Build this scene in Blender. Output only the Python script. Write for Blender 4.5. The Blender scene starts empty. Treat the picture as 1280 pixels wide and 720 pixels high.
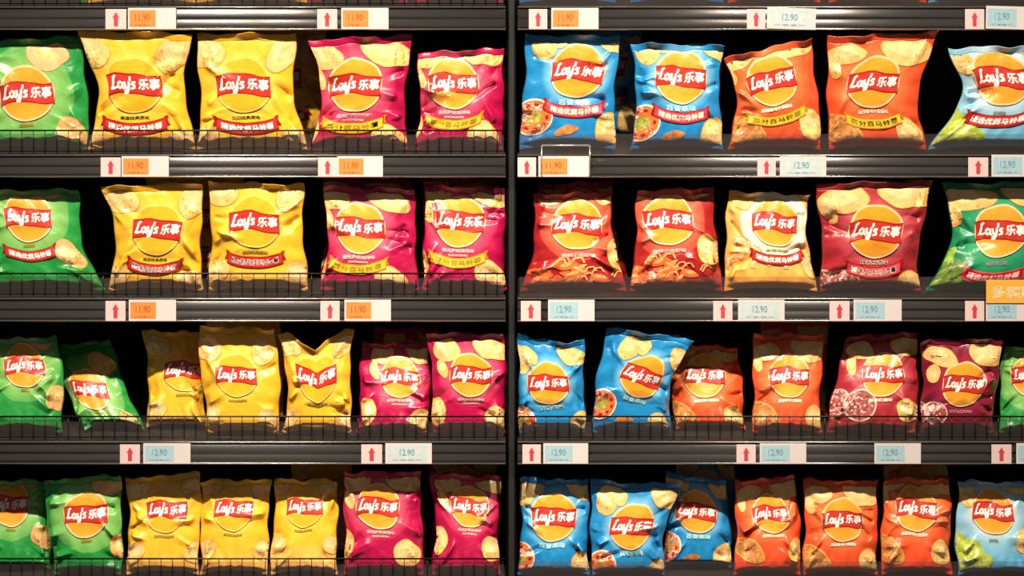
import bpy, bmesh, math, random
import numpy as np
from mathutils import Vector

# ------------------------------------------------------------------ scale and camera
S = 0.00175                     # metres per photo pixel on the shelf-front plane
D = 4.5                         # camera distance to the shelf fronts
ZC, CZ = 1.20, 1.75             # height of the frame centre on the shelf fronts / eye height
COL = bpy.context.scene.collection
sc = bpy.context.scene

def X(px, y=0.0): return (px - 640) * S * (D + y) / D
def Z(py, y=0.0):
    zf = ZC + (360 - py) * S
    return CZ + (zf - CZ) * (D + y) / D

cam = bpy.data.cameras.new('camera')
cam.sensor_width = 36
W = 1280 * S
cam.lens = 36 * D / W
cam.shift_y = (ZC - CZ) / W
cam.clip_end = 50
co = bpy.data.objects.new('camera', cam); COL.objects.link(co)
co.location = (0, -D, CZ); co.rotation_euler = (math.pi / 2, 0, 0)
sc.camera = co

# ------------------------------------------------------------------ materials
def mat(name, col, rough=.5, metal=0., spec=.5, coat=0., bump=0., bscale=60, vary=0.):
    m = bpy.data.materials.new(name); m.use_nodes = True
    nt = m.node_tree; b = nt.nodes['Principled BSDF']
    b.inputs['Base Color'].default_value = (*col, 1)
    b.inputs['Roughness'].default_value = rough
    b.inputs['Metallic'].default_value = metal
    b.inputs['Specular IOR Level'].default_value = spec
    b.inputs['Coat Weight'].default_value = coat; b.inputs['Coat Roughness'].default_value = .14
    tc = nt.nodes.new('ShaderNodeTexCoord')
    if bump:
        n = nt.nodes.new('ShaderNodeTexNoise'); n.inputs['Scale'].default_value = bscale; n.inputs['Detail'].default_value = 3
        bp = nt.nodes.new('ShaderNodeBump'); bp.inputs['Strength'].default_value = bump; bp.inputs['Distance'].default_value = .004; n.inputs['Distortion'].default_value = .6
        nt.links.new(tc.outputs['Object'], n.inputs['Vector'])
        nt.links.new(n.outputs['Fac'], bp.inputs['Height']); nt.links.new(bp.outputs['Normal'], b.inputs['Normal'])
    if vary:
        n = nt.nodes.new('ShaderNodeTexNoise'); n.inputs['Scale'].default_value = bscale
        nt.links.new(tc.outputs['Object'], n.inputs['Vector'])
        r = nt.nodes.new('ShaderNodeValToRGB')
        r.color_ramp.elements[0].position = .3; r.color_ramp.elements[1].position = .7
        r.color_ramp.elements[0].color = (*[c * (1 - vary) for c in col], 1)
        r.color_ramp.elements[1].color = (*[min(1, c * (1 + vary)) for c in col], 1)
        nt.links.new(n.outputs['Fac'], r.inputs['Fac']); nt.links.new(r.outputs['Color'], b.inputs['Base Color'])
    return m

def film(name, stops, low=None):
    """glossy printed film: printed rings of colour round the logo (UV is measured from the logo centre)"""
    m = mat(name, stops[-1][1], rough=.34, spec=.45, coat=.35, bump=.8, bscale=26)
    nt = m.node_tree; b = nt.nodes['Principled BSDF']
    uv = nt.nodes.new('ShaderNodeUVMap'); uv.uv_map = 'art'
    ln = nt.nodes.new('ShaderNodeVectorMath'); ln.operation = 'LENGTH'
    mp = nt.nodes.new('ShaderNodeMapRange'); mp.inputs['From Max'].default_value = 4.
    r = nt.nodes.new('ShaderNodeValToRGB'); cr = r.color_ramp
    cr.elements[0].position = stops[0][0] / 4; cr.elements[0].color = (*stops[0][1], 1)
    cr.elements[1].position = stops[-1][0] / 4; cr.elements[1].color = (*stops[-1][1], 1)
    for p, c in stops[1:-1]:
        e = cr.elements.new(p / 4); e.color = (*c, 1)
    nt.links.new(uv.outputs['UV'], ln.inputs[0]); nt.links.new(ln.outputs['Value'], mp.inputs['Value'])
    nt.links.new(mp.outputs['Result'], r.inputs['Fac'])
    out = r.outputs['Color']
    if low:                                   # second printed colour towards the foot of the design
        sx = nt.nodes.new('ShaderNodeSeparateXYZ'); nt.links.new(uv.outputs['UV'], sx.inputs[0])
        m2 = nt.nodes.new('ShaderNodeMapRange'); m2.inputs['From Min'].default_value = low[0]; m2.inputs['From Max'].default_value = low[1]
        nt.links.new(sx.outputs['Y'], m2.inputs['Value'])
        mx = nt.nodes.new('ShaderNodeMix'); mx.data_type = 'RGBA'
        nt.links.new(m2.outputs['Result'], mx.inputs[0]); nt.links.new(out, mx.inputs[6]); mx.inputs[7].default_value = (*low[2], 1)
        out = mx.outputs[2]
    nt.links.new(out, b.inputs['Base Color'])
    return m

F = {
 'green':   film('green_film',  [(0, (.24, .52, .13)), (1.15, (.24, .52, .13)), (1.75, (.12, .42, .09)), (1.8, (.02, .30, .055)), (4, (.010, .20, .035))]),
 'yellow':  film('yellow_film', [(0, (.94, .60, .09)), (1.1, (.94, .58, .08)), (1.4, (.93, .50, .03)), (4, (.90, .45, .02))], (-1.9, -3.2, (.90, .50, .16))),
 'magenta': film('magenta_film',[(0, (.76, .14, .20)), (1.1, (.74, .09, .17)), (1.55, (.56, .02, .09)), (1.62, (.46, .005, .068)), (4, (.32, .003, .05))]),
 'blue':    film('blue_film',   [(0, (.26, .60, .82)), (1.08, (.19, .52, .80)), (1.45, (.015, .26, .58)), (4, (.006, .14, .42))]),
 'orange':  film('orange_film', [(0, (.93, .28, .10)), (1.2, (.92, .19, .055)), (1.7, (.86, .095, .025)), (4, (.72, .035, .013))]),
 'sky':     film('pale_blue_film', [(0, (.62, .78, .82)), (1.15, (.52, .72, .80)), (1.5, (.28, .56, .72)), (4, (.12, .38, .66))], (-1.6, -2.8, (.10, .50, .85))),
 'red':     film('red_film',    [(0, (.90, .22, .10)), (1.2, (.86, .12, .06)), (1.5, (.72, .075, .045)), (1.56, (.38, .014, .016)), (4, (.28, .01, .012))]),
 'peach':   film('peach_film',  [(0, (.98, .88, .66)), (1.5, (.97, .86, .64)), (1.56, (.95, .52, .16)), (2.4, (.93, .42, .08)), (4, (.86, .34, .05))]),
 'burgundy':film('burgundy_film',[(0, (.66, .14, .16)), (1.1, (.60, .09, .11)), (1.6, (.42, .025, .038)), (2.6, (.34, .013, .018)), (4, (.32, .012, .015))]),
 'forest':  film('dark_green_film', [(0, (.05, .42, .20)), (1.2, (.03, .36, .16)), (1.7, (.01, .24, .10)), (4, (.006, .17, .07))]),
 'maroon':  film('maroon_film', [(0, (.44, .04, .08)), (1.1, (.36, .022, .06)), (1.6, (.22, .007, .03)), (4, (.15, .004, .02))]),
}
def ink(name, col, vary=0., bscale=60): return mat(name, col, rough=.34, spec=.45, coat=.35, bump=.8 if not vary else .35, bscale=26 if not vary else bscale, vary=vary)
INK = {
 'chip': ink('chip_print', (.90, .56, .20), .10, 45), 'chip_edge': ink('chip_edge_print', (.72, .36, .07)), 'chip_light': ink('chip_light_print', (.93, .66, .32)),
 'tan': ink('tan_chip_print', (.88, .47, .22), .12, 45), 'white': ink('white_print', (.95, .90, .86)), 'red': ink('logo_red_print', (.56, .034, .024)),
 'red_dark': ink('dark_red_print', (.36, .01, .01)), 'gold': ink('ribbon_gold_print', (.93, .50, .03)), 'gold_dark': ink('ribbon_gold_edge', (.52, .19, .01)),
 'olive': ink('olive_print', (.33, .26, .02)), 'brown': ink('brown_print', (.34, .12, .02)), 'pink': ink('pink_print', (.93, .45, .45)),
 'rose': ink('rose_print', (.72, .06, .10)), 'flesh': ink('fruit_flesh_print', (.82, .16, .035), .3, 90), 'rim': ink('fruit_rim_print', (.93, .68, .55)),
 'seed': ink('fruit_heart_print', (.30, .32, .05), .5, 120), 'lime': ink('lime_print', (.42, .52, .05), .2, 60), 'lime_light': ink('lime_light_print', (.62, .70, .20)),
 'lobster': ink('crayfish_print', (.80, .13, .03), .35, 70), 'lobster_light': ink('crayfish_light_print', (.93, .38, .13), .25, 80), 'shrimp': ink('shrimp_print', (.95, .42, .16), .25, 80),
 'cream': ink('cream_print', (.97, .82, .62)), 'fig': ink('fig_print', (.34, .075, .06), .6, 110), 'fig_rim': ink('fig_rim_print', (.72, .46, .42)),
 'seaweed': ink('seaweed_print', (.14, .22, .03), .4, 70), 'leaf': ink('leaf_print', (.30, .50, .06), .3, 70), 'meat': ink('meat_print', (.55, .20, .06), .4, 80), 'ice': ink('ice_print', (.45, .82, .90)),
 'teal': ink('sky_line_print', (.30, .72, .85)), 'grey': ink('grey_print', (.25, .27, .26)),
}
def disc_mat():
    m = ink('logo_sun_print', (1, .6, .02)); nt = m.node_tree; b = nt.nodes['Principled BSDF']
    uv = nt.nodes.new('ShaderNodeUVMap'); uv.uv_map = 'art'
    sx = nt.nodes.new('ShaderNodeSeparateXYZ'); nt.links.new(uv.outputs['UV'], sx.inputs[0])
    mr = nt.nodes.new('ShaderNodeMapRange'); mr.inputs['From Min'].default_value = -1; mr.inputs['From Max'].default_value = 1
    nt.links.new(sx.outputs['Y'], mr.inputs['Value'])
    r = nt.nodes.new('ShaderNodeValToRGB'); cr = r.color_ramp
    cr.elements[0].color = (.93, .43, .04, 1); cr.elements[1].color = (.93, .40, .03, 1)
    e = cr.elements.new(.5); e.color = (.88, .25, .01, 1)
    nt.links.new(mr.outputs['Result'], r.inputs['Fac']); nt.links.new(r.outputs['Color'], b.inputs['Base Color'])
    return m
INK['sun'] = disc_mat()
INK['sun_ring_soft'] = ink('soft_ring_print', (.95, .60, .12)); INK['sun_soft'] = ink('soft_sun_print', (.94, .44, .02))
INK['sun_ring'] = ink('logo_ring_print', (.97, .62, .34))

# ------------------------------------------------------------------ flat artwork, cut finely so that it can lie on a crumpled bag
def stroke(pts, w):
    out = []
    for (a, b) in zip(pts[:-1], pts[1:]):
        dx, dy = b[0] - a[0], b[1] - a[1]; L = math.hypot(dx, dy) or 1e-6
        nx, ny = -dy / L * w / 2, dx / L * w / 2
        ex, ey = dx / L * w * .35, dy / L * w * .35
        out.append([(a[0]-ex+nx, a[1]-ey+ny), (a[0]-ex-nx, a[1]-ey-ny), (b[0]+ex-nx, b[1]+ey-ny), (b[0]+ex+nx, b[1]+ey+ny)])
    return out
def ell(cx, cy, rx, ry, rot=0, n=26, wob=0, seed=0):
    rnd = random.Random(seed); ph = [rnd.uniform(0, 6.28) for _ in range(3)]
    c, s = math.cos(rot), math.sin(rot); o = []
    for i in range(n):
        t = 2 * math.pi * i / n
        k = 1 + wob * (math.sin(2*t+ph[0]) * .6 + math.sin(3*t+ph[1]) * .5 + math.sin(5*t+ph[2]) * .25)
        x, y = rx * k * math.cos(t), ry * k * math.sin(t)
        o.append((cx + x*c - y*s, cy + x*s + y*c))
    return o
_txt = {}
def text2d(body, width, cx, cy, height=None, bold=.0, arc=0., shear=0.):
    """triangles of a line of text, centred at cx,cy"""
    if body not in _txt:
        c = bpy.data.curves.new('glyphs', 'FONT'); c.body = body; c.resolution_u = 3
        o = bpy.data.objects.new('glyphs', c); COL.objects.link(o)
        dg = bpy.context.evaluated_depsgraph_get(); dg.update()
        ev = o.evaluated_get(dg); me = ev.to_mesh()
        _txt[body] = ([(v.co.x, v.co.y) for v in me.vertices], [tuple(p.vertices) for p in me.polygons])
        ev.to_mesh_clear(); bpy.data.objects.remove(o); bpy.data.curves.remove(c)
    vs, fs = _txt[body]
    x0, x1 = min(v[0] for v in vs), max(v[0] for v in vs); y0, y1 = min(v[1] for v in vs), max(v[1] for v in vs)
    k = width / (x1 - x0); ky = (height / (y1 - y0)) if height else k
    polys = []
    offs = [(0, 0)] if not bold else [(-bold, 0), (bold, 0), (0, bold), (0, -bold)]
    for ox, oy in offs:
        pv = []
        for x, y in vs:
            px = (x - (x0+x1)/2) * k + ox; py = (y - (y0+y1)/2) * ky + oy
            pv.append((cx + px + shear*py, cy + py + arc * px * px))
        polys += [[pv[i] for i in f] for f in fs]
    return polys
def art(layers, step=.11):
    """layers: [(ink, [polygon,...])] bottom first -> cached arrays"""
    out = []
    for li, (ik, polys) in enumerate(layers):
        bm = bmesh.new()
        for p in polys:
            vs = [bm.verts.new((x, y, 0)) for x, y in p]
            if len(vs) < 3: continue
            try: f = bm.faces.new(vs)
            except ValueError: continue
        big = [f for f in bm.faces if len(f.verts) > 4]
        if big: bmesh.ops.triangulate(bm, faces=big)
        xs = [v.co.x for v in bm.verts]; ys = [v.co.y for v in bm.verts]
        for ax, (lo, hi) in enumerate(((min(xs), max(xs)), (min(ys), max(ys)))):
            k = math.ceil(lo / step)
            while k * step < hi:
                cp = [0, 0, 0]; no = [0, 0, 0]; cp[ax] = k * step + .0013; no[ax] = 1
                bmesh.ops.bisect_plane(bm, geom=bm.verts[:]+bm.edges[:]+bm.faces[:], plane_co=cp, plane_no=no)
                k += 1
        bm.verts.index_update()
        V = np.array([(v.co.x, v.co.y) for v in bm.verts])
        Fc = [tuple(v.index for v in (f.verts if f.normal.z < 0 else reversed(f.verts))) for f in bm.faces]
        out.append((ik, V, Fc, li)); bm.free()
    return out

def ribbon_pts(w, h, arc, tail=.16):
    top, bot = [], []
    n = 14
    for i in range(n + 1):
        x = -w + 2*w*i/n
        top.append((x, h/2 + arc*x*x)); bot.append((x, -h/2 + arc*x*x))
    return bot, top
def smile(cy, w, h, arc, tail=.15):
    bot, top = ribbon_pts(w, h, arc)
    b = [(x, y+cy) for x, y in bot]; t = [(x, y+cy) for x, y in top]
    body = []
    for i in range(len(b)-1): body.append([b[i], b[i+1], t[i+1], t[i]])
    ye = cy + arc*w*w
    tails = []
    for s in (-1, 1):
        tails.append([(s*(w-.02), ye-h*.1), (s*(w+tail), ye-h*.15), (s*(w+tail*.5), ye+h*.4), (s*(w+tail), ye+h*.95), (s*(w-.02), ye+h*.75)][::s])
    return body, tails
def fan(pts):     # quads strip polygon -> itself
    return [pts]

def logo_layers(ring='sun_ring', sun=True):
    n = 30
    top = lambda x: .34 + .09 * math.sin(2.5*x + 2.6) + .03*x
    bot = lambda x: -.34 + .09 * math.sin(2.5*x + 2.6) + .03*x
    xs = [-1.02 + 2.04*i/16 for i in range(17)]
    rib = [[(a, bot(a)), (b, bot(b)), (b, top(b)), (a, top(a))] for a, b in zip(xs, xs[1:])]
    g = .055
    edge = [[(a, bot(a)-g), (b, bot(b)-g), (b, top(b)+g), (a, top(a)+g)] for a, b in zip(xs, xs[1:])]
    L = []
    if sun: L += [(ring, [ell(0, 0, 1.07, 1.07, n=40)]), (sun if sun is not True else 'sun', [ell(0, 0, .99, .99, n=40)])]
    L += [('red_dark', edge), ('red', rib)]
    k, ox, oy = .99, -.90, -.14
    let = [[(.20,.46),(.13,.40),(.05,.06),(.01,-.01),(.12,.0),(.24,.05)],
           [(.43,.20),(.36,.24),(.28,.18),(.27,.06),(.33,.0),(.41,.07),(.44,.22),(.43,.03),(.49,.0)],
           [(.54,.24),(.54,.08),(.60,.02),(.67,.10),(.71,.26),(.67,-.02),(.62,-.16),(.54,-.17),(.55,-.08),(.68,.0)],
           [(.79,.44),(.76,.33)],
           [(.93,.22),(.85,.23),(.82,.16),(.90,.10),(.90,.02),(.79,.0)]]
    tp = []
    for s in let:
        tp += stroke([(ox + p[0]*k, oy + p[1]*k + .02*p[0]) for p in s], .085)
    tp += text2d("乐事", .78, .55, .01, height=.40, bold=.018, shear=.08)
    L.append(('white', tp))
    return L
ART = {'logo': art(logo_layers()), 'logo_plain': art(logo_layers('chip_light')), 'logo_soft': art(logo_layers('sun_ring_soft', 'sun_soft'))}
def banner(body_ink, edge_ink, txt_ink, txt, cy, w=1.05, h=.36, arc=.21):
    b, t = smile(cy, w, h, arc); be, te = smile(cy, w+.03, h+.10, arc)
    return art([(edge_ink, be + t), (body_ink, b), (txt_ink, text2d(txt, 2*w*.86, 0, cy, height=h*.62, bold=.012, arc=arc))])
ART['ribbon_red'] = banner('red', 'red_dark', 'white', '精选优质马铃薯', -1.68)
ART['ribbon_gold'] = banner('gold', 'gold_dark', 'olive', '百分百马铃薯', -1.72, 1.12, .34)
ART['ribbon_pink'] = banner('rose', 'red_dark', 'cream', '精选优质马铃薯', -1.62)
ART['ribbon_wine'] = banner('red_dark', 'rose', 'pink', '精选优质马铃薯', -1.90)

def chip(cx, cy, rx, ry, rot=0, seed=1, tan=False):
    base = 'tan' if tan else 'chip'
    return [('chip_edge', [ell(cx, cy, rx*1.05, ry*1.06, rot, wob=.10, seed=seed)]),
            (base, [ell(cx, cy, rx, ry, rot, wob=.10, seed=seed)]),
            ('chip_light' if not tan else 'chip', [ell(cx-.08*rx, cy+.15*ry, rx*.62, ry*.5, rot, wob=.2, seed=seed+7)])]
def fruit(cx, cy, r, rot=0):
    L = [('rim', [ell(cx, cy, r, r*1.02, n=30)]), ('flesh', [ell(cx, cy, r*.9, r*.92, n=30)]),
         ('seed', [ell(cx, cy, r*.36, r*.42, .5, wob=.2, seed=3)])]
    sp = [ell(cx + r*.68*math.cos(t), cy + r*.68*math.sin(t), r*.09, r*.14, t, n=8) for t in [i*.7 for i in range(9)]]
    return L + [('red_dark', sp)]
def limes(cx, cy, r):
    L = []
    for dx, dy, k, s in ((-.5, .3, 1, 1), (.35, -.1, 1.05, 2), (-.2, -.75, .95, 3), (.9, -.75, .9, 4)):
        L += [('lime', [ell(cx+dx*r, cy+dy*r, r*.62*k, r*.55*k, s, wob=.06, seed=s)]), ('lime_light', [ell(cx+dx*r, cy+dy*r, r*.4*k, r*.34*k, s, wob=.15, seed=s)])]
    return L
def crayfish(cx, cy, r, seed=1):
    rnd = random.Random(seed); L = []
    for k in range(7):
        x = cx + rnd.uniform(-1, 1)*r; y = cy + rnd.uniform(-.5, .5)*r
        L.append(('lobster', [ell(x, y, r*.42, r*.2, rnd.uniform(-.9, .9), wob=.15, seed=seed+k)]))
        L.append(('lobster_light', [ell(x+.05, y+.05, r*.26, r*.09, rnd.uniform(-.9, .9), wob=.2, seed=seed+k)]))
    st = []
    for k in range(5):
        x = cx + rnd.uniform(-1, 1)*r; y = cy + rnd.uniform(-.3, .5)*r
        st += stroke([(x, y), (x+.15*r, y+.25*r), (x+.4*r, y+.3*r), (x+.5*r, y+.1*r)], .07*r)
    L.append(('lobster_light', st))
    return L
def shrimps(cx, cy, r, seed=2):
    L = []
    for k, (dx, dy, a) in enumerate(((-.3, .55, .3), (.25, .1, -.5), (-.5, -.35, .9), (.7, -.5, .2), (1.5, -.5, -.2))):
        pts = [(cx+dx*r + r*.42*math.cos(a+t), cy+dy*r + r*.34*math.sin(a+t)) for t in [i*.45 for i in range(8)]]
        L.append(('shrimp', stroke(pts, .24*r)))
        L.append(('cream', stroke([(x*1., y+.02) for x, y in pts[::2]], .05*r)))
    return L
def figs(cx, cy, r):
    L = []
    for dx, dy, k in ((-.55, 0, .62), (.5, -.12, .7)):
        L += [('fig_rim', [ell(cx+dx*r, cy+dy*r, r*k, r*k*1.12, .2, wob=.05, seed=4)]), ('fig', [ell(cx+dx*r, cy+dy*r, r*k*.88, r*k, .2, wob=.05, seed=4)]),
              ('pink', [ell(cx+dx*r+.3*r*k*math.cos(t*1.3), cy+dy*r+.5*r*k*math.sin(t), .05*r, .08*r, t, n=6) for t in range(9)])]
    return L
def weed(cx, cy, r):
    return [('leaf', [ell(cx-.2*r, cy+.3*r, r*.9, r*.4, .9, wob=.15, seed=2)]), ('seaweed', [ell(cx+.2*r, cy-.1*r, r*1.0, r*.5, .5, wob=.18, seed=5)]),
            ('leaf', [ell(cx+.5*r, cy-.5*r, r*.7, r*.22, .1, wob=.18, seed=6)])]
def meat(cx, cy, r, rot=-.6):
    return [('chip_edge', [ell(cx, cy, r*1.05, r*.62, rot, wob=.06, seed=9)]), ('meat', [ell(cx, cy, r*.98, r*.54, rot, wob=.08, seed=9)]),
            ('lobster_light', [ell(cx+.5*r*math.cos(t*2.1), cy+.3*r*math.sin(t*1.7), .10*r, .06*r, t, n=8) for t in range(9)])]
def line(ik, txt, cy, w, h=.13): return [(ik, text2d(txt, w, 0, cy, height=h, bold=.01))]

PRINTS = {
 'green': [*chip(.95, 1.35, .78, .52, -.35, 2, True), *chip(1.6, -1.6, .5, .6, .4, 5, True), *line('olive', '清新黄瓜味', -1.22, .5, .12)],
 'yellow': [*chip(-1.35, 1.25, .62, .66, .2, 3), *chip(1.4, 1.2, .5, .75, -.5, 8), *line('olive', '美国经典原味', -1.25, 1.0, .12), *chip(-1.55, -2.0, .55, .5, .3, 4), *chip(1.6, -2.1, .5, .5, .3, 12)],
 'magenta': [*chip(-1.05, 1.2, .60, .55, .1, 3), *chip(-1.40, .35, .26, .42, .3, 6), *chip(1.15, 1.22, .88, .50, -.35, 7), *chip(-1.7, -1.75, .40, .72, .1, 4), *chip(1.3, -2.2, .6, .62, .1, 9),
             *line('pink', '得克萨斯烧烤味', -1.20, 1.35, .15), *line('pink', 'TEXAS GRILLED BBQ', -1.40, .8, .09)],
 'blue': [*chip(-1.30, 1.05, .42, .68, -.1, 3), *chip(-.85, 1.35, .5, .35, -.4, 5), *chip(1.30, 1.25, .75, .42, -.5, 7), *fruit(-1.50, -1.85, .72), ('meat', [ell(-.25, -2.35, .42, .2, .3, wob=.15, seed=3)]),
          *chip(1.35, -2.25, .52, .66, -.2, 9), *line('ice', '百香果味', -1.24, 1.2, .22)],
 'orange': [*chip(-1.15, 1.2, .68, .42, .15, 3), *chip(-1.6, .75, .25, .5, .1, 5), *chip(1.05, 1.25, .92, .58, -.25, 7), *chip(1.35, -2.05, .5, .58, 0, 9), *meat(-1.30, -1.95, .92),
            *line('cream', '墨西哥鸡汁番茄味', -1.20, 1.25, .15)],
 'sky': [*chip(-1.45, 1.0, .40, .95, .55, 3), *chip(1.2, 1.3, .8, .45, -.3, 7), *limes(-1.35, -1.75, .85), *chip(1.55, -1.4, .45, .6, 0, 9), *line('grey', '青柠味', -1.36, .45, .14)],
 'red': [*chip(-1.1, 1.2, .5, .4, .1, 3), *chip(1.2, 1.3, .6, .45, -.2, 7), *crayfish(-.7, -2.1, 1.0, 3), *crayfish(.5, -2.2, .8, 8), *chip(1.55, -1.25, .45, .62, .1, 9), *line('pink', '香辣小龙虾味', -1.28, 1.3, .15)],
 'peach': [*chip(-1.5, 1.2, .5, .7, .1, 3), *shrimps(-1.3, -1.5, .85), *chip(1.5, -1.9, .5, .6, .1, 9), *line('olive', '金酸奶味', -1.24, 1.0, .08)],
 'burgundy': [*chip(-1.15, 1.25, .85, .55, .1, 3), *chip(-1.7, .9, .28, .55, .1, 5), *chip(1.15, 1.45, 1.05, .55, -.15, 7), *figs(-1.55, -2.0, .85), *chip(1.55, -2.1, .62, .55, .2, 9), *line('cream', '醇香红酒味', -1.22, 1.1, .15)],
 'forest': [*chip(-1.15, 1.3, 1.05, .50, .15, 3), *chip(-1.9, .75, .42, .55, .1, 5), *chip(1.1, 1.45, .9, .5, -.15, 7), *weed(-1.9, -1.6, .85), *line('grey', '翡翠黄瓜味', -1.30, .8, .16)],
 'maroon': [*chip(-1.05, 1.25, .75, .45, -.3, 3), *chip(-1.45, .45, .30, .42, -.4, 5), *chip(1.05, 1.45, .80, .58, -.1, 7), *figs(-1.55, -1.35, .75), *line('pink', '醇香红酒味', -1.3, 1.1, .13)],
}
PRINTS['burgundy_figs'] = [*chip(-1.25, 1.15, .72, .42, -.3, 3), *chip(-1.6, .5, .25, .5, .1, 5), *chip(1.15, 1.30, .80, .50, -.15, 7), *figs(-1.45, -1.35, 1.05), *chip(1.3, -1.75, .5, .55, .2, 9), *line('cream', '醇香红酒味', -1.22, 1.1, .15)]
for k, v in PRINTS.items(): ART['print_' + k] = art(v, .15)

# ------------------------------------------------------------------ one bag
NU, NV = 84, 104
def newmesh(name, V, Fc, mats, fmat, uv):
    me = bpy.data.meshes.new(name)
    me.from_pydata([tuple(v) for v in V], [], Fc)
    for m in mats: me.materials.append(m)
    me.polygons.foreach_set('material_index', np.array(fmat, dtype=np.int32))
    me.polygons.foreach_set('use_smooth', np.ones(len(Fc), dtype=bool))
    ul = me.uv_layers.new(name='art')
    li = np.zeros(len(me.loops), dtype=np.int32); me.loops.foreach_get('vertex_index', li)
    ul.data.foreach_set('uv', np.array(uv, dtype=np.float32)[li].ravel())
    me.update()
    return me
def link(o, parent=None):
    COL.objects.link(o)
    if parent is not None: o.parent = parent
    return o

def make_bag(kind, TL, TR, BL, BR, logo, R, rz=0, yt=.03, yb=.075, T=.042, pl=6, pr=6, arch=3.5, sag=0, vee=0,
             seed=1, ribbon=None, label='', group='', dz=0, plain=False, folds=(), pic=None):
    rnd = random.Random(seed * 7 + 3)
    ybz = deck_z(dz, yb)
    cx = X((BL[0]+BR[0])/2, yb)
    # corners local to the bag's base, metres
    P = {}
    for nm, p, y in (('TL', TL, yt), ('TR', TR, yt), ('BL', BL, yb), ('BR', BR, yb)):
        P[nm] = (X(p[0], y) - cx, Z(p[1], y) - ybz)
    z0 = .003
    P['BL'] = (P['BL'][0], z0); P['BR'] = (P['BR'][0], z0)
    pl, pr, ar, sg, ve = pl*S, pr*S, arch*S, sag*S, vee*S
    pw = [rnd.uniform(0, 6.28) for _ in range(6)]
    def XZ(u, v):
        s = (u + 1) / 2
        bump = np.sin(np.pi * np.clip(v, 0, 1)) ** 1.3
        xl = P['BL'][0]*(1-v) + P['TL'][0]*v + pl*bump; xr = P['BR'][0]*(1-v) + P['TR'][0]*v - pr*bump
        zb = z0 + ar * np.clip(1 - np.abs(u)**3.2, 0, 1)
        zt = P['TL'][1]*(1-s) + P['TR'][1]*s - sg*(1-u*u) - ve*np.clip(1-np.abs(u)*1.3, 0, 1)
        wob = .0022*np.sin(9*v + pw[0]) + .0016*np.sin(17*v + pw[1])
        zt = zt + .0022*np.sin(6*u + pw[2]) + .0014*np.sin(13*u + pw[3])
        return (xl + wob)*(1-s) + (xr + .0022*np.sin(8*v + pw[4]) + .0014*np.sin(19*v + pw[5]))*s, zb*(1-v) + zt*v
    # folds in the film
    cr = []
    for _ in range(13):
        side = rnd.choice([-1, 1]); top = rnd.random() < .6
        p0 = np.array([side*rnd.uniform(.75, 1.0), rnd.choice([rnd.uniform(.8, .98), rnd.uniform(.3, .8)]) if top else rnd.uniform(.03, .3)])
        ang = math.atan2(.5 - p0[1], -p0[0]*.5) + rnd.uniform(-.55, .55)
        cr.append((p0, ang, rnd.uniform(.35, .8), rnd.uniform(.05, .12), rnd.choice([-1, -1, 1])*rnd.uniform(.008, .021)))
    for f in folds: cr.append((np.array(f[:2]), f[2], f[3], f[4], f[5]))
    ph = [rnd.uniform(0, 6.28) for _ in range(8)]
    VB, VT = .04, .94
    def depth(u, v, back=False):
        w = np.clip((v - VB) / (VT - VB), 0, 1)
        w = np.clip(w, 0, 1); g = (1-(1-np.clip(w/.062, 0, 1))**2.2)**.6 * (1-w**1.8)**.85
        h = np.clip(1 - np.abs(u) ** 2.3, 0, 1) ** .72
        lean = yb*(1-v) + yt*v - yb
        lean = lean - .016 * np.abs(u)**4 * np.clip(1 - v*4, 0, 1) + .004*np.sin(3*u + ph[0]) * v**3
        if back: return lean + T*.75*g*h + .0004
        y = lean - T*g*h
        env = g * .9 + .1
        lump = .0024*np.sin(5.1*u + ph[1] + 2*v)*np.sin(7*v + ph[2]) + .0014*np.sin(11*u + ph[3] - 5*v)*np.sin(9*v + ph[4] + 4*u)
        y = y + lump * env
        y = y + .0034*np.abs(u)**3 * np.sin(34*v + ph[5] + 3*np.abs(u)) * env * (1-np.abs(u)**8)
        y = y + .0030*np.clip((w-.80)/.2, 0, 1) * np.sin(19*u + ph[6]) * (1-w)*6 + .0028*np.clip((.22-w)/.22, 0, 1)*np.sin(22*u + ph[7])*np.clip(w*8, 0, 1)
        for p0, a, L, wd, am in cr:
            du, dv = u - p0[0], (v - p0[1]) * 2.0
            ca, sa = math.cos(a), math.sin(a)
            t = (du*ca + dv*sa); d = -du*sa + dv*ca
            wdt = wd * (1.3 + .9*np.clip(t/L, 0, 1))
            tp = np.clip(1 - t/L, 0, 1) * np.clip(t/.08 + .4, 0, 1)
            prof = np.clip(1 - np.abs(d)/wdt, 0, 1)
            prof = np.where(d > 0, prof, prof**2.4)
            y = y + am * prof * tp * np.clip((1-np.abs(u))*7, 0, 1) * np.clip(g*1.4, 0, 1)
        lim = .0205 - .05*np.clip((v-.3)/.7, 0, 1) - yb       # the belly leans against the clear lip
        return np.maximum(y, lim)
    us = np.linspace(-1, 1, NU+1); vs = np.linspace(VB, VT, NV+1)
    U, Vv = np.meshgrid(us, vs)                     # rows v
    gx, gz = XZ(U, Vv); gy = depth(U, Vv)
    gyb = depth(U, Vv, True); gyb[:, 0] = gy[:, 0]; gyb[:, -1] = gy[:, -1]
    # logo centre in bag coordinates
    yl = yt*.6 + yb*.4 - T
    lx, lz = X(logo[0], yl) - cx, Z(logo[1], yl) - ybz
    k = np.argmin((gx-lx)**2 + (gz-lz)**2); iv, iu = divmod(int(k), NU+1)
    uc, vc = us[iu], vs[iv]
    wid = gx[iv, -1] - gx[iv, 0]; hei = (gz[-1, iu] - gz[0, iu]) / (VT - VB)
    r = R * S
    c, s_ = math.cos(math.radians(rz)), math.sin(math.radians(rz))
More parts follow.
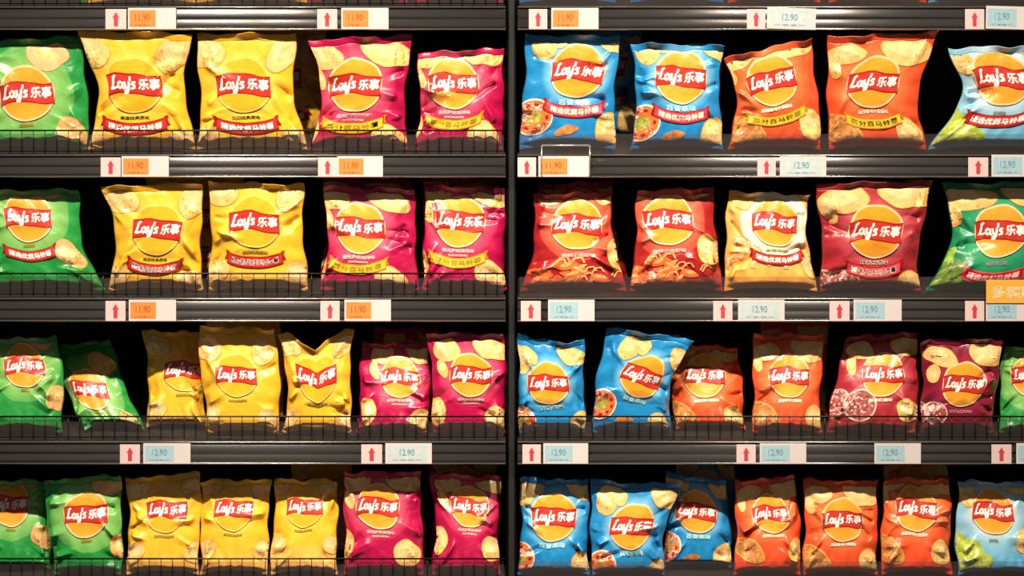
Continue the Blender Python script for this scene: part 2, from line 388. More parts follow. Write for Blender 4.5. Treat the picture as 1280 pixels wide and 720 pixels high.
    def to_uv(A):
        ax, ay = A[:, 0]*c - A[:, 1]*s_, A[:, 0]*s_ + A[:, 1]*c
        return uc + ax*r/(wid/2), vc + ay*r/hei
    def to_art(u, v):
        ax, ay = (u-uc)*(wid/2)/r, (v-vc)*hei/r
        return np.stack([ax*c + ay*s_, -ax*s_ + ay*c], -1)
    def lay(A, off):
        u, v = to_uv(A)
        u = np.clip(u, -.985, .985); v = np.clip(v, VB+.004, VT-.004)
        fu = (u+1)/2*NU; fv = (v-VB)/(VT-VB)*NV
        i = np.clip(fu.astype(int), 0, NU-1); j = np.clip(fv.astype(int), 0, NV-1); a = fu-i; b = fv-j
        def bl(G): return G[j, i]*(1-a)*(1-b) + G[j, i+1]*a*(1-b) + G[j+1, i]*(1-a)*b + G[j+1, i+1]*a*b
        return np.stack([bl(gx), bl(gy) - off, bl(gz)], -1)
    root = bpy.data.objects.new('chip_bag', None); link(root)
    root.empty_display_size = .05
    root.location = (cx, yb, ybz)
    root['label'] = label; root['category'] = 'chip bag'; root['group'] = group
    # pouch: front + back + printed pictures
    n1 = (NU+1)*(NV+1)
    Vt = np.concatenate([np.stack([gx, gy, gz], -1).reshape(-1, 3), np.stack([gx, gyb, gz], -1).reshape(-1, 3)])
    Fc = []
    idx = lambda j, i: j*(NU+1) + i
    bi = lambda j, i: idx(j, i) if i in (0, NU) else n1 + idx(j, i)
    for j in range(NV):
        for i in range(NU):
            Fc.append((idx(j, i), idx(j, i+1), idx(j+1, i+1), idx(j+1, i)))
            Fc.append((bi(j, i), bi(j+1, i), bi(j+1, i+1), bi(j, i+1)))
    for i in range(NU):
        Fc.append((bi(0, i), bi(0, i+1), idx(0, i+1), idx(0, i))) if 0 < i < NU-1 else None
        Fc.append((idx(NV, i), idx(NV, i+1), bi(NV, i+1), bi(NV, i))) if 0 < i < NU-1 else None
    A0 = to_art(U, Vv).reshape(-1, 2); UVs = [A0, A0]
    fm = [0]*len(Fc); mats = [F[kind]]; mi = {}
    Vs = [Vt]; base = len(Vt)
    for ik, V2, f2, li in ART['print_'+(pic or kind)]:
        if ik not in mi: mi[ik] = len(mats); mats.append(INK[ik])
        Vs.append(lay(V2, .0011 + li*.00007)); UVs.append(V2)
        Fc += [tuple(base+q for q in f) for f in f2]; fm += [mi[ik]]*len(f2); base += len(V2)
    me = newmesh('pouch', np.concatenate(Vs), Fc, mats, fm, np.concatenate(UVs))
    link(bpy.data.objects.new('pouch', me), root)
    # logo and ribbon
    def printed(name, key, off0, lab):
        Vs, UVs, Fc, fm, mats, mi = [], [], [], [], [], {}; base = 0
        for ik, V2, f2, li in ART[key]:
            if ik not in mi: mi[ik] = len(mats); mats.append(INK[ik])
            Vs.append(lay(V2, off0 + li*.00022)); UVs.append(V2)
            Fc += [tuple(base+q for q in f) for f in f2]; fm += [mi[ik]]*len(f2); base += len(V2)
        o = link(bpy.data.objects.new(name, newmesh(name, np.concatenate(Vs), Fc, mats, fm, np.concatenate(UVs))), root)
        o['label'] = lab
    printed('logo', 'logo_plain' if plain else 'logo_soft' if kind == 'yellow' else 'logo', .0029, 'yellow disc crossed by a red flag with white lettering')
    if ribbon: printed('ribbon', 'ribbon_'+ribbon, .0031, {'red': 'red', 'gold': 'yellow', 'pink': 'pink red', 'wine': 'dark wine red'}[ribbon] + ' curved ribbon of small characters')
    # crimped seals
    for nm, va, vb in (('bottom_seal', 0., VB), ('top_seal', VT, 1.)):
        nr = 10; uu = np.linspace(-1, 1, NU+1); vv = np.linspace(va, vb, nr+1)
        U2, V2 = np.meshgrid(uu, vv); x2, z2 = XZ(U2, V2); y2 = depth(U2, V2)
        y2 = y2 + .0007*np.where(np.arange(nr+1) % 2 == 0, 1, -1)[:, None] * (np.abs(U2) < .999)
        if nm == 'top_seal':
            y2 = y2 + (.010*np.sin(4*U2 + ph[1]) + .005*np.sin(9*U2 + ph[2])) * ((V2-va)/(vb-va))**1.5 - .006*((V2-va)/(vb-va))
            y2 = np.maximum(y2, y2)
        fr = np.stack([x2, y2-.0003, z2], -1).reshape(-1, 3); bk = np.stack([x2, y2+.0006, z2], -1).reshape(-1, 3)
        m = (NU+1)*(nr+1); Fs = []
        for j in range(nr):
            for i in range(NU):
                a, b, c2, d = idx(j, i), idx(j, i+1), idx(j+1, i+1), idx(j+1, i)
                Fs.append((a, b, c2, d)); Fs.append((m+a, m+d, m+c2, m+b))
            Fs.append((idx(j, 0), idx(j+1, 0), m+idx(j+1, 0), m+idx(j, 0))); Fs.append((idx(j, NU), m+idx(j, NU), m+idx(j+1, NU), idx(j+1, NU)))
        for i in range(NU):
            Fs.append((idx(0, i), m+idx(0, i), m+idx(0, i+1), idx(0, i+1))); Fs.append((idx(nr, i), idx(nr, i+1), m+idx(nr, i+1), m+idx(nr, i)))
        A = to_art(U2, V2).reshape(-1, 2)
        link(bpy.data.objects.new(nm, newmesh(nm, np.concatenate([fr, bk]), Fs, [F[kind]], [0]*len(Fs), np.concatenate([A, A]))), root)
    return root
def copy_bag(src, dx, dy, dzz, label, group, rot=0, sc_=1.0):
    r = src.copy(); COL.objects.link(r)
    r.location = (src.location.x+dx, src.location.y+dy, src.location.z+dzz); r.rotation_euler = (0, 0, rot); r.scale = (sc_, sc_, sc_)
    r['label'] = label; r['group'] = group
    for ch in src.children:
        c = ch.copy(); COL.objects.link(c); c.parent = r
    return r

# ------------------------------------------------------------------ shelving
RAIL = [(8, 38), (193, 222), (372, 402), (551, 580), (729, 758)]     # rail top / bottom in the photo
SL = .08                                                             # the decks slope down to the front
def deck_z(row, y): return Z(RAIL[row][0]) + SL * y + .0005
steel = mat('brushed_rail_metal', (.17, .16, .16), rough=.28, metal=.85, spec=.6, bump=.05, bscale=200)
bead = mat('rail_edge_bead', (.42, .41, .40), rough=.25, metal=.9)
dark = mat('black_shelf_paint', (.0012, .0012, .0012), rough=.7, spec=.1, vary=.2, bscale=30)
deckm = mat('shelf_deck_paint', (.03, .027, .027), rough=.35, spec=.5, vary=.15, bscale=40)
wirem = mat('black_wire', (.015, .012, .012), rough=.3, metal=.6)
panelm = mat('back_panel_paint', (.006, .006, .007), rough=.7)
def riser_mat():
    m = bpy.data.materials.new('smoky_clear_plastic'); m.use_nodes = True; nt = m.node_tree
    for n in list(nt.nodes): nt.nodes.remove(n)
    o = nt.nodes.new('ShaderNodeOutputMaterial'); t = nt.nodes.new('ShaderNodeBsdfTransparent'); t.inputs[0].default_value = (.90, .88, .88, 1)
    p = nt.nodes.new('ShaderNodeBsdfPrincipled'); p.inputs['Base Color'].default_value = (.13, .115, .11, 1); p.inputs['Roughness'].default_value = .3
    mx = nt.nodes.new('ShaderNodeMixShader'); mx.inputs[0].default_value = .13
    nt.links.new(t.outputs[0], mx.inputs[1]); nt.links.new(p.outputs[0], mx.inputs[2]); nt.links.new(mx.outputs[0], o.inputs['Surface'])
    return m
riserm = riser_mat()

def mesh_obj(name, V, Fc, m, parent=None, smooth=False, mats=None, fm=None):
    me = bpy.data.meshes.new(name); me.from_pydata(V, [], Fc)
    for q in (mats or [m]): me.materials.append(q)
    if fm: me.polygons.foreach_set('material_index', fm)
    if smooth: me.polygons.foreach_set('use_smooth', [True]*len(Fc))
    me.update()
    return link(bpy.data.objects.new(name, me), parent)
def boxv(x0, x1, y0, y1, z0, z1):
    return [(x0,y0,z0),(x1,y0,z0),(x1,y1,z0),(x0,y1,z0),(x0,y0,z1),(x1,y0,z1),(x1,y1,z1),(x0,y1,z1)], \
           [(0,3,2,1),(4,5,6,7),(0,1,5,4),(1,2,6,5),(2,3,7,6),(3,0,4,7)]
def bevel_box(name, x0, x1, y0, y1, z0, z1, m, parent=None, bev=.002):
    V, Fc = boxv(x0, x1, y0, y1, z0, z1)
    bm = bmesh.new(); vs = [bm.verts.new(v) for v in V]
    for f in Fc: bm.faces.new([vs[i] for i in f])
    bmesh.ops.bevel(bm, geom=bm.edges[:], offset=bev, segments=2, affect='EDGES', profile=.6)
    me = bpy.data.meshes.new(name); bm.to_mesh(me); bm.free(); me.materials.append(m)
    return link(bpy.data.objects.new(name, me), parent)
def extrude_x(name, prof, x0, x1, m, parent=None, closed=True, smooth=True):
    n = len(prof); V = [(x0, y, z) for y, z in prof] + [(x1, y, z) for y, z in prof]
    Fc = [(i, (i+1) % n, n+(i+1) % n, n+i) for i in range(n if closed else n-1)]
    if closed: Fc += [tuple(range(n))[::-1], tuple(range(n, 2*n))]
    o = mesh_obj(name, V, Fc, m, parent)
    bm = bmesh.new(); bm.from_mesh(o.data); bmesh.ops.recalc_face_normals(bm, faces=bm.faces[:]); bm.to_mesh(o.data); bm.free()
    if smooth:
        o.data.polygons.foreach_set('use_smooth', [len(p.vertices) == 4 for p in o.data.polygons])
        o.data.update()
    return o
def rod(name, a, b, r, m, parent=None, n=8):
    a, b = Vector(a), Vector(b); d = (b-a).normalized(); u = d.orthogonal().normalized(); w = d.cross(u)
    V = [tuple(p + r*(math.cos(2*math.pi*i/n)*u + math.sin(2*math.pi*i/n)*w)) for p in (a, b) for i in range(n)]
    Fc = [(i, (i+1) % n, n+(i+1) % n, n+i) for i in range(n)] + [tuple(range(n))[::-1], tuple(range(n, 2*n))]
    return mesh_obj(name, V, Fc, m, parent, smooth=True)

BAYS = [('left', -1.34, X(632)), ('right', X(647), 1.36)]
shelf_words = ['at the very top of the {} bay', 'under the first full row, {} bay', 'under the second full row, {} bay',
               'under the third full row, {} bay', 'under the bottom row, {} bay']
for row, (pt, pb) in enumerate(RAIL):
    zt, zb = Z(pt), Z(pb); h = zt - zb
    for bi_, (bn, x0, x1) in enumerate(BAYS):
        sh = bpy.data.objects.new('shelf', None); link(sh); sh.location = ((x0+x1)/2, 0, zb)
        sh['label'] = 'dark shelf with grey price rail, ' + shelf_words[row].format(bn); sh['category'] = 'shelf'; sh['group'] = 'shelves of the snack display'
        ox, oz = sh.location.x, sh.location.z
        a, b = x0-ox, x1-ox
        # tilted deck
        extrude_x('deck', [(.004, h-.0018), (.44, h-.0018+SL*.436), (.44, h+SL*.436-.020), (.004, h-.016)], a, b, deckm, sh, smooth=False)
        # rail: grey channel with convex band, groove and lower band
        pr = []
        for t in range(9):          # upper band, gently rounded, facing a little upwards
            q = t/8; pr.append((-.0010 - .0068*math.sin(q*math.pi/2)**.8, h*.95 - .42*h*q))
        pr += [(-.0052, h*.50), (-.0050, h*.46)]
        for t in range(6):
            q = t/5; pr.append((-.0052 - .0026*math.sin(q*math.pi*.6), h*.44 - .30*h*q))
        pr += [(-.004, h*.10), (.0035, h*.10), (.0035, h*.95)]
        extrude_x('price_rail', pr, a, b, steel, sh)
        for zz, nm in ((h*.965, 'rail_bead'), (h*.055, 'rail_bead')):
            n = 10; extrude_x(nm, [(-.002 + .0068*math.cos(2*math.pi*i/n), zz + (.0022 if zz > h/2 else .0028)*math.sin(2*math.pi*i/n)) for i in range(n)], a, b, bead, sh)
        # clear riser standing on the deck lip
        bevel_box('clear_riser', a+.004, b-.004, .0125, .0145, h+.0005, h+.044, riserm, sh, .0005)
        # wire fence
        if bn == 'left' or row in (3,):
            f = rod('wire_fence', (a+.002, .006, h+.052), (b-.002, .006, h+.052), .0019, wirem, sh)
            g = rod('wire', (a+.002, .006, h+.0065), (b-.002, .006, h+.0065), .0013, wirem, f)
            st = .0254; n = int((b-a-.02)/st)
            v0 = rod('wire', (0, .0076, h+.002), (0, .0076, h+.052), .00105, wirem, f, 6); v0.location.x = a+.012
            for k in range(1, n+1):
                c = v0.copy(); COL.objects.link(c); c.parent = f; c.location.x = a+.012+k*st
# uprights between and beside the bays
for px, nm in ((639.5, 'between the two bays'), (-140, 'at the far left end, outside the bags'), (1425, 'at the far right end, outside the bags')):
    u = bevel_box('upright_post', X(px)-.010, X(px)+.010, .022, .46, .0, 2.15, dark)
    u['label'] = 'black vertical shelf post ' + nm; u['category'] = 'shelf post'
    bevel_box('slot_strip', X(px)-.006, X(px)+.006, .018, .022, .05, 2.14, panelm, u, .001)
bp = mesh_obj('wall_back', *boxv(-3, 3, .46, .52, 0, 3.2), panelm); bp['kind'] = 'structure'
floorm = mat('dark_floor_tile', (.10, .085, .075), rough=.35, vary=.2, bscale=3)
fl = mesh_obj('floor', *boxv(-3.2, 3.2, -6, .52, -.05, 0), floorm); fl['kind'] = 'structure'

# ------------------------------------------------------------------ price tags
cardw = mat('white_card', (.66, .60, .60), rough=.4, spec=.4, coat=.1); cardp = mat('pinkish_card', (.72, .54, .54), rough=.4, coat=.1)
ared = mat('arrow_red', (.56, .05, .07), rough=.4); tor = mat('tag_orange', (.80, .25, .06), rough=.4, vary=.08, bscale=80); tord = mat('tag_dark_orange', (.60, .13, .015), rough=.4)
tbl = mat('tag_pale_blue', (.36, .54, .62), rough=.4, vary=.08, bscale=80); tblp = mat('tag_icy_blue', (.52, .60, .62), rough=.4, vary=.06, bscale=80)
tblu = mat('tag_blue_ink', (.20, .40, .50), rough=.4); tgr = mat('tag_grey_ink', (.40, .38, .38), rough=.4)
def decal(name, polys, m, parent, y):
    V, Fc = [], []
    for p in polys:
        b = len(V); yy = y - .00002*(len(Fc) % 5); V += [(x, yy, z) for x, z in p]; Fc.append(tuple(range(b, b+len(p))))
    o = mesh_obj(name, V, Fc, m, parent)
    return o
YT = -.0095
def card(name, x0, x1, row, m, tilt=0, dy=0):
    pt, pb = RAIL[row]
    zb, zt = Z(pb-1.5), Z(pt+3.5 + dy)
    cx, cz = (X(x0)+X(x1))/2, (zb+zt)/2
    o = bevel_box(name, X(x0)-cx, X(x1)-cx, 0, .0012, zb-cz, zt-cz, m, None, .0004)
    o.location = (cx, YT-.0008, cz); o.rotation_euler = (0, math.radians(tilt), 0)
    return o, (X(x1)-X(x0))/2, (zt-zb)/2
def arrow_tag(x0, x1, row, where, tilt=0, pink=True):
    o, w, h = card('rail_arrow_card', x0, x1, row, cardp if pink else cardw, tilt)
    o['label'] = 'red arrow card, ' + where.replace(', without an arrow card beside it', ''); o['category'] = 'shelf tag'; o['group'] = 'red arrow cards on the price rails'
    a = .62
    decal('arrow', [[(-.42*w*a*1.3, .12*h), (.42*w*a*1.3, .12*h), (0, .72*h)][::1], [(-.20*w, -.72*h), (.20*w, -.72*h), (.20*w, .13*h), (-.20*w, .13*h)]], ared, o, -.0003)
def price_tag(x0, x1, row, col, where, price='12.90', tilt=0, dy=0):
    o, w, h = card('rail_price_card', x0, x1, row, cardw, tilt, dy-1.5)
    cn = {'orange': 'orange price card', 'blue': 'pale blue price card', 'ice': 'faded icy white price card'}[col]
    o['label'] = cn + ', ' + where; o['category'] = 'price tag'; o['group'] = 'price cards on the price rails'
    m = {'orange': tor, 'blue': tbl, 'ice': tblp}[col]
    xr = .15*w if col == 'orange' else .30*w
    if col == 'ice': xr = .8*w
    decal('price_block', [[(-.93*w, -.78*h), (xr, -.78*h), (xr, .78*h), (-.93*w, .78*h)]], m, o, -.0003)
    cxb = (-.93*w + xr)/2
    decal('price_figures', [[(x, z) for x, z in p] for p in text2d(price, w*.62, cxb, .12*h, height=.62*h, bold=.0003)], tord if col == 'orange' else tblu, o, -.0006)
    for zz, xa, xb in ((-.62*h, -.85*w, xr-.1*w),):
        decal('small_print', text2d('乐事薯片', (xb-xa)*.8, (xa+xb)/2, zz, height=.16*h), tord if col == 'orange' else tblu, o, -.0006)
O, B, I = 'orange', 'blue', 'ice'
TAGS = [
 (0, 133, 159, 161, 221, O, 'topmost rail above the first yellow bags', 0), (0, 397, 422, 427, 486, O, 'topmost rail above the larger magenta bag', 0),
 (0, 661, 684, 689, 748, O, 'topmost rail above the leftmost blue bag', 0), (0, 933, 956, 958, 1019, I, 'topmost rail above the left orange bag', 1.8),
 (0, 1205, 1229, 1231, 1290, B, 'topmost rail at the right edge above the pale blue bag', 1.5),
 (1, 127, 152, 153, 212, O, 'rail between first and second rows, under the leftmost yellow bag', 0), (1, 398, 422, 422, 479, O, 'rail between first and second rows, under the larger magenta bag', 0),
 (1, 647, 670, 673, 736, O, 'rail between first and second rows, under the leftmost blue bag', 0), (1, 946, 969, 974, 1032, I, 'rail between first and second rows, under the left orange bag', 0),
 (1, 1209, 1234, 1238, 1297, B, 'rail between first and second rows, above the dark green bag', 0),
 (2, 133, 158, 162, 221, O, 'rail under the second row, below the smaller yellow bag', 0), (2, 401, 425, 431, 489, O, 'rail under the second row, below the left magenta bag', 0),
 (2, 651, 676, 685, 743, B, 'rail under the second row, below the left crayfish bag', 0), (2, 891, 915, 922, 980, I, 'rail under the second row, below the peach bag', 0),
 (2, 1036, 1061, 1066, 1126, B, 'rail under the second row, below the burgundy bag', 0), (2, 1205, 1229, 1231, 1290, B, 'rail under the second row, below the dark green bag', 0),
 (3, 151, 176, 180, 239, B, 'rail above the bottom row, over the first yellow bag', 0), (3, 452, 478, 482, 540, I, 'rail above the bottom row, over the left magenta bag', 0),
 (3, 653, 676, 679, 735, B, 'rail above the bottom row, over the leftmost blue bag', 0), (3, 920, 944, 949, 1007, B, 'rail above the bottom row, over the leftmost orange bag', 0),
 (3, None, None, 1092, 1150, B, 'rail above the bottom row, without an arrow card beside it', 0), (3, 1238, 1263, 1269, 1328, B, 'rail above the bottom row, at the right edge of the photo', 0),
]
for row, a0, a1, p0, p1, c, w, tl in TAGS:
    if a0: arrow_tag(a0, a1, row, w)
    price_tag(p0, p1, row, c, w, '11.90' if c == O else '12.90', tl, -2 if row in (0, 1) and c == B else 0)
# wire-framed clear card holder standing up behind the orange price card
hx0, hx1 = X(677), X(737); hz0, hz1 = Z(219), Z(181.5)
hol = rod('rail_card_holder', (hx0, -.0125, hz1), (hx1, -.0125, hz1), .0021, mat('silver_wire', (.75, .72, .66), rough=.2, metal=.8))
hol['label'] = 'silver wire card holder rising above the orange price card under the leftmost blue bag'; hol['category'] = 'card holder'
for xx in (hx0, hx1): rod('holder_arm', (xx, -.0125, hz0), (xx, -.0125, hz1), .0014, hol.data.materials[0], hol)
# orange shelf talker in front of the dark green bag
V, Fc = boxv(0, X(1296)-X(1231), -.001, 0, 0, Z(348)-Z(377))
tk = bevel_box('rail_promotion_card', 0, X(1296)-X(1231), -.0012, 0, 0, Z(348)-Z(377), mat('talker_orange', (.93, .42, .06), rough=.35, coat=.3), None, .0004)
tk.location = (X(1231), -.012, Z(378)); tk['label'] = 'orange promotional card with pale characters clipped before the dark green bag'; tk['category'] = 'promotional card'
decal('characters', text2d('多实惠', (X(1296)-X(1231))*.80, (X(1296)-X(1231))*.52, (Z(348)-Z(377))*.48, height=(Z(348)-Z(377))*.5, bold=.0012), mat('talker_cream', (.98, .74, .42), rough=.4), tk, -.0016)

# ------------------------------------------------------------------ the bags
ROW = {1: dict(yt=.018, yb=.056, T=.030), 2: dict(yt=.050, yb=.057, T=.034), 3: dict(yt=.082, yb=.052, T=.034), 4: dict(yt=.074, yb=.052, T=.034)}
GR = {0: 'chip bags on the cut-off uppermost shelf', 1: 'chip bags on the first full shelf', 2: 'chip bags on the second full shelf', 3: 'chip bags on the third full shelf', 4: 'chip bags on the bottom shelf'}
BAGS = [
 # row 1
 (1, 'green', (-24,52), (102,44), (-25,0), (112,0), (32,117), 33, dict(rz=3, pr=-2, yt=.04, seed=1, label='green chip bag at the left end of the first full row, one tan chip pictured')),
 (1, 'yellow', (98,39.5), (241,43), (113,0), (248,0), (167,106), 33, dict(pl=16, pr=14, yt=.013, ribbon='red', seed=2, sag=-2, label='yellow chip bag with widely flared top corners, leftmost yellow of the first full row', folds=[(.80, .93, -2.35, 1.0, .10, .024), (-.9, .30, .5, .7, .10, .018)])),
 (1, 'yellow', (245,42), (370,42), (249,0), (385,0), (304,106), 33, dict(pl=3, pr=10, ribbon='red', seed=3, folds=[(.98, .45, 2.6, .5, .10, .02)], label='yellow chip bag in the first full row, left of the larger magenta bag')),
 (1, 'magenta', (385,50), (515,43), (386,0), (508,0), (443,106), 32, dict(pl=17, pr=4, ribbon='gold', seed=4, label='larger magenta chip bag of the first full row with pinched left side')),
 (1, 'magenta', (522,66), (630,60), (520,0), (629,0), (567,105), 30, dict(pl=4, pr=0, yt=.030, ribbon='gold', seed=5, folds=[(.75, .92, -2.5, .8, .10, .02)], label='shorter magenta chip bag of the first full row, beside the middle post')),
 (1, 'blue', (657,44), (775,44), (648,0), (768,0), (723,89), 32, dict(pl=2, pr=2, yt=.03, ribbon='pink', seed=6, rz=-2, label='blue chip bag of the first full row nearest the middle post')),
 (1, 'blue', (788,54), (903,56), (787,0), (903,0), (852,98), 31, dict(pl=8, pr=3, yt=.03, ribbon='pink', seed=7, rz=-2, label='second blue chip bag of the first full row, left of the orange bags')),
 (1, 'orange', (906,73), (1014,47), (908,0), (1026,0), (965,102), 29, dict(pl=14, pr=-2, yt=.02, rz=5, ribbon='gold', seed=8, label='orange chip bag of the first full row with a top slanting down to the left')),
 (1, 'orange', (1033,46), (1172,39.5), (1034,0), (1155,0), (1092,102), 31, dict(pl=1, pr=14, yt=.012, ribbon='gold', seed=9, label='large orange chip bag of the first full row with flared top right corner')),
 (1, 'sky', (1185,60), (1318,56), (1157,0), (1320,0), (1255,97), 33, dict(pl=30, pr=0, yt=.03, ribbon='red', seed=10, label='pale blue chip bag with limes at the right edge of the first full row')),
 # row 2
 (2, 'green', (-30,238), (100,236), (-20,0), (134,0), (33,274), 28, dict(pr=15, ribbon='red', seed=11, label='green chip bag at the left end of the second full row with red ribbon')),
 (2, 'yellow', (127,233), (253,228), (135,0), (254,0), (195,288), 30, dict(pl=14, pr=2, yt=.02, rz=-3, ribbon='red', seed=12, label='yellow chip bag of the second full row, beside the green one', folds=[(-.95, .82, -.3, .9, .10, .012)])),
 (2, 'yellow', (262,227), (379,230), (262,0), (386,0), (317,277), 31, dict(pl=1, pr=3, yt=.02, ribbon='red', seed=13, label='smooth upright yellow chip bag of the second full row, left of magenta')),
 (2, 'magenta', (405,232), (520,235), (401,0), (526,0), (449,286), 30, dict(pl=6, pr=4, ribbon='gold', seed=14, rz=-1, label='magenta chip bag of the second full row with a deep fold across its logo', folds=[(.95, .42, 2.9, 1.3, .12, .014)])),
 (2, 'magenta', (530,231), (631,235), (527,0), (632,0), (575,278), 30, dict(pl=2, pr=0, ribbon='gold', seed=15, rz=-1, label='magenta chip bag of the second full row beside the middle post')),
 (2, 'red', (666,243), (765,238), (650,0), (785,0), (721,280), 30, dict(pl=10, pr=8, seed=16, rz=-2, label='red crayfish chip bag of the second full row nearest the middle post')),
 (2, 'red', (796,238), (893,234), (788,0), (905,0), (836,275), 30, dict(pl=2, pr=4, seed=17, label='red crayfish chip bag of the second full row beside the peach bag')),
 (2, 'peach', (911,238), (1010,244), (906,0), (1021,0), (969,278), 28, dict(pl=-2, pr=6, ribbon='red', seed=18, plain=True, label='peach chip bag with a cream circle and shrimps in the second full row')),
 (2, 'burgundy', (1020,229), (1166,225), (1025,0), (1148,0), (1096,290), 32, dict(pl=4, pr=6, yt=.014, ribbon='pink', seed=19, folds=[(-.95, .62, -.35, 1.0, .10, .02), (.9, .66, 3.0, .5, .09, .016)], label='large burgundy chip bag with figs in the second full row')),
 (2, 'forest', (1176,229), (1326,226), (1156,0), (1322,0), (1253,289), 31, dict(pl=24, pr=0, yt=.05, ribbon='wine', seed=20, label='dark green chip bag with flared corner at the right edge of the second full row', folds=[(-.95, .6, -.4, 1.0, .14, .014)])),
 # row 3
 (3, 'green', (-24,424), (72,420), (-20,0), (79,0), (28,458), 25, dict(pr=-4, seed=21, label='upright green chip bag at the left end of the third full row')),
 (3, 'green', (68,432), (138,424), (108,0), (182,0), (112,486), 22, dict(pl=-8, pr=4, yt=.155, yb=.08,  rz=-6, seed=22, arch=8, label='slumped green chip bag tipping over in the third full row')),
 (3, 'yellow', (177,413), (253,414), (183,0), (262,0), (229,463), 25, dict(pl=6, yt=.125, yb=.105, seed=23, label='yellow chip bag of the third full row partly hidden by its right neighbour')),
 (3, 'yellow', (248,407), (345,410), (262,0), (350,0), (294,470), 25, dict(pl=-3, pr=-2, seed=24, rz=-1, yt=.05, yb=.05, label='middle yellow chip bag of the third full row, overlapping the one behind')),
 (3, 'yellow', (347,417), (442,410), (353,0), (441,0), (395,478), 25, dict(pl=10, pr=4, vee=22, yt=.035, seed=25, label='yellow chip bag of the third full row with a V-shaped dented top')),
 (3, 'magenta', (450,428), (536,428), (446,0), (535,0), (500,472), 23.5, dict(pl=2, pr=-2, seed=26, rz=-1, label='left magenta chip bag of the third full row, shorter')),
 (3, 'magenta', (535,415), (630,417), (541,0), (631,0), (589,470), 25.5, dict(pl=2, pr=-2, yt=.035, seed=27, rz=2, label='right magenta chip bag of the third full row, beside the middle post')),
 (3, 'blue', (648,416), (730,424), (648,0), (731,0), (685,480), 25, dict(pl=0, pr=0, yt=.03, rz=6, seed=28, sag=6, label='blue chip bag of the third full row beside the post with spiked top corner', folds=[(.9, .75, 2.6, 1.3, .10, .013)])),
 (3, 'blue', (758,408), (866,424), (738,0), (838,0), (802,472), 25, dict(pl=-2, pr=14, yt=.02, rz=-13, seed=29, label='blue chip bag leaning clockwise in the third full row')),
 (3, 'orange', (845,428), (922,434), (843,0), (931,0), (882,470), 25, dict(pl=-5, pr=-2, yt=.12, yb=.09, seed=30, rz=2, label='left orange chip bag of the third full row, next to the leaning blue one')),
 (3, 'orange', (941,417), (1030,417), (940,0), (1026,0), (988,470), 25, dict(pl=1, pr=2, seed=31, rz=1, label='right orange chip bag of the third full row')),
 (3, 'burgundy', (1058,420), (1147,414), (1032,0), (1144,0), (1105,469), 25, dict(pl=-2, pr=-2, seed=32, pic='burgundy_figs', label='burgundy chip bag with large cut figs in the third full row')),
 (3, 'maroon', (1150,425), (1254,423), (1149,0), (1241,0), (1207,482), 26, dict(pl=3, pr=2, yt=.035, seed=33, rz=-2, label='dark maroon chip bag of the third full row, right of the burgundy one')),
 (3, 'green', (1254,432), (1342,430), (1249,0), (1345,0), (1292,469), 25, dict(pl=-2, seed=34, label='green chip bag cut by the right edge of the third full row')),
 # row 4
 (4, 'green', (-30,600), (60,600), (-28,0), (67,0), (8,634), 24, dict(pr=2, yt=.115, yb=.09, seed=35, label='green chip bag cut by the left edge of the bottom row')),
 (4, 'green', (54,600), (151,592), (70,0), (153,0), (105,645), 26, dict(pl=-2, pr=-1, yt=.06, seed=36, label='green chip bag of the bottom row, second from the left end')),
 (4, 'yellow', (157,597), (250,590), (158,0), (248,0), (208,639), 25, dict(pl=4, pr=-2, seed=37, label='first yellow chip bag of the bottom row, right of the green bags')),
 (4, 'yellow', (250,600), (338,598), (251,0), (334,0), (291,639), 24, dict(pl=1, pr=0, seed=38, label='middle yellow chip bag of the three in the bottom row')),
 (4, 'yellow', (345,597), (421,600), (338,0), (421,0), (380,637), 22, dict(pl=0, pr=-1, seed=39, rz=3, label='right yellow chip bag of the three in the bottom row')),
 (4, 'magenta', (430,588), (526,589), (431,0), (530,0), (472,635), 26, dict(pl=0, pr=0, yt=.06, seed=40, label='left magenta chip bag of the bottom row')),
 (4, 'magenta', (537,590), (626,594), (541,0), (625,0), (587,635), 23, dict(pl=5, pr=2, seed=41, label='right magenta chip bag of the bottom row, logo partly shaded')),
 (4, 'blue', (650,597), (736,598), (648,0), (735,0), (693,648), 27, dict(pl=2, pr=0, yt=.065, seed=42, label='first blue chip bag of the bottom row, beside the middle post')),
 (4, 'blue', (738,597), (851,602), (739,0), (829,0), (790,660), 26, dict(pl=0, pr=8, yt=.05, seed=43, sag=4, rz=1, label='middle blue chip bag of the bottom row, sitting lowest')),
 (4, 'blue', (832,590), (906,600), (829,0), (913,0), (871,640), 25, dict(pl=0, pr=-4, yt=.096, yb=.10, seed=44, rz=-2, label='third blue chip bag of the bottom row, behind its left neighbour')),
 (4, 'orange', (919,600), (994,594), (917,0), (1001,0), (964,644), 22, dict(pl=2, pr=-2, seed=45, rz=2, label='leftmost orange chip bag of the bottom row')),
 (4, 'orange', (1006,599), (1098,600), (1003,0), (1096,0), (1054,651), 25, dict(pl=1, pr=1, yt=.055, seed=46, rz=1, label='middle orange chip bag of the bottom row')),
 (4, 'orange', (1104,597), (1187,598), (1100,0), (1188,0), (1148,638), 25, dict(pl=0, pr=-1, seed=47, rz=-2, label='rightmost orange chip bag of the bottom row')),
 (4, 'sky', (1198,600), (1285,603), (1195,0), (1292,0), (1243,641), 25, dict(pl=-2, pr=-4, seed=48, label='pale blue chip bag with limes in the bottom right corner')),
]
built = []
for row, kind, TL, TR, BL, BR, lg, R, kw in BAGS:
    a = dict(ROW[row]); a.update(kw)
    built.append((row, kind, make_bag(kind, TL, TR, BL, BR, lg, R, dz=row, group=GR[row], **a)))
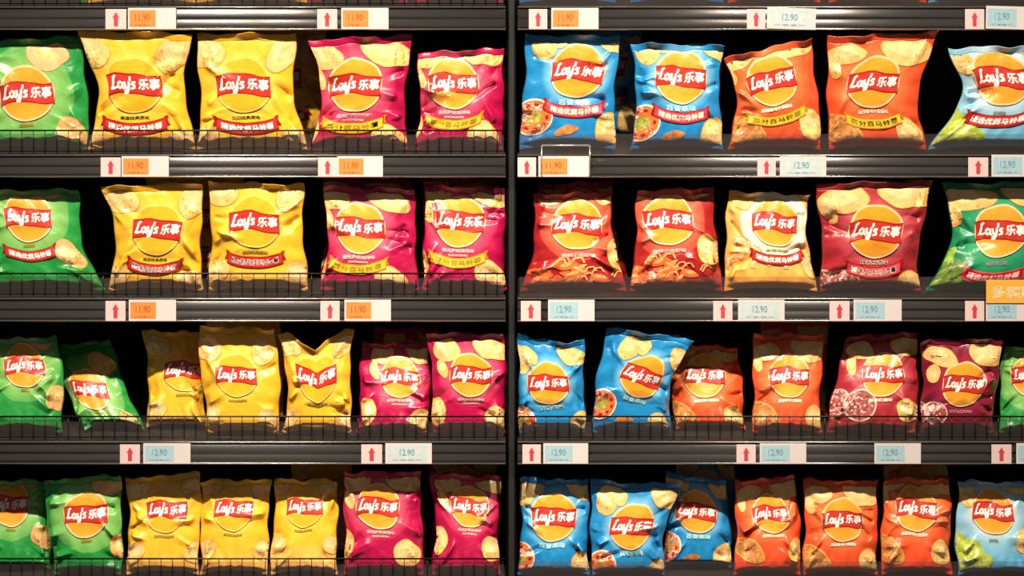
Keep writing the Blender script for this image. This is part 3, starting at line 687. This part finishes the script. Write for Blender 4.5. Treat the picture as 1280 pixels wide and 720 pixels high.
# the uppermost shelf: only the feet of its bags show
d0 = deck_z(0, .075) - deck_z(1, .075)
N0 = ['leftmost green', 'first yellow', 'second yellow', 'first magenta', 'second magenta', 'first blue', 'second blue', 'first orange', 'second orange', 'pale blue']
for (row, kind, o), n in zip(built[:10], N0):
    copy_bag(o, 0, 0, d0, f'{n} chip bag on the uppermost shelf, only its foot in frame', GR[0])
# bags standing behind, seen dimly in the gaps
BACK = [(2, 1, 28, 'yellow bag in the dark, right of the second yellow bag, first full row'), (5, 1, 34, 'blue bag in the dark between the two blue bags, first full row'),
        (11, 2, 40, 'yellow bag in the dark behind the two yellow bags, second full row'), (14, 2, -6, 'magenta bag in the dark behind the one beside the middle post, second full row'),
        (13, 2, -8, 'magenta bag in the dark behind the folded magenta bag, second full row'),
        (15, 2, 6, 'red bag in the dark behind the crayfish bag nearest the post, second full row'), (25, 3, 10, 'magenta bag in the dark behind the shorter magenta bag, third full row'),
        (23, 3, -4, 'yellow bag in the dark behind the overlapping yellow bags, third full row'), (30, 3, 20, 'orange bag in the dark behind the right orange bag, third full row'),
        (38, 4, 12, 'yellow bag in the dark behind the right yellow bag, bottom row'), (40, 4, -6, 'magenta bag in the dark behind the right magenta bag, bottom row'),
        (46, 4, 16, 'orange bag in the dark behind the rightmost orange bag, bottom row'), (43, 4, 20, 'blue bag in the dark behind the third blue bag, bottom row')]
for i, row, dx, lab in BACK:
    row, kind, o = built[i]
    dy = .185 if row == 1 else .15
    copy_bag(o, dx*S, dy, SL*dy, lab, GR[row])

# ------------------------------------------------------------------ light: warm ceiling spots of the shop, dim ambience
def spot(px, y, z, power, tx, tz, size=.035, ang=100, col=(1, .86, .68)):
    l = bpy.data.lights.new('ceiling_spot', 'SPOT'); l.energy = power; l.color = col; l.shadow_soft_size = size
    l.spot_size = math.radians(ang); l.spot_blend = 1.0
    o = bpy.data.objects.new('ceiling_spot', l); link(o); o.location = (X(px), y, z)
    d = Vector((tx, 0, tz)) - o.location
    o.rotation_euler = d.to_track_quat('-Z', 'Y').to_euler()
for px, pw in ((-60, 60), (310, 75), (820, 75), (1200, 65)):
    spot(px, -1.8, 3.30, pw*2.15, X(px), .45, ang=74)
w = bpy.data.worlds.new('world'); sc.world = w; w.use_nodes = True
w.node_tree.nodes['Background'].inputs[0].default_value = (1, .9, .82, 1); w.node_tree.nodes['Background'].inputs[1].default_value = .06
vs = sc.view_settings; vs.view_transform = 'Standard'; vs.look = 'None'; vs.exposure = .95; vs.gamma = 1; vs.use_curve_mapping = False
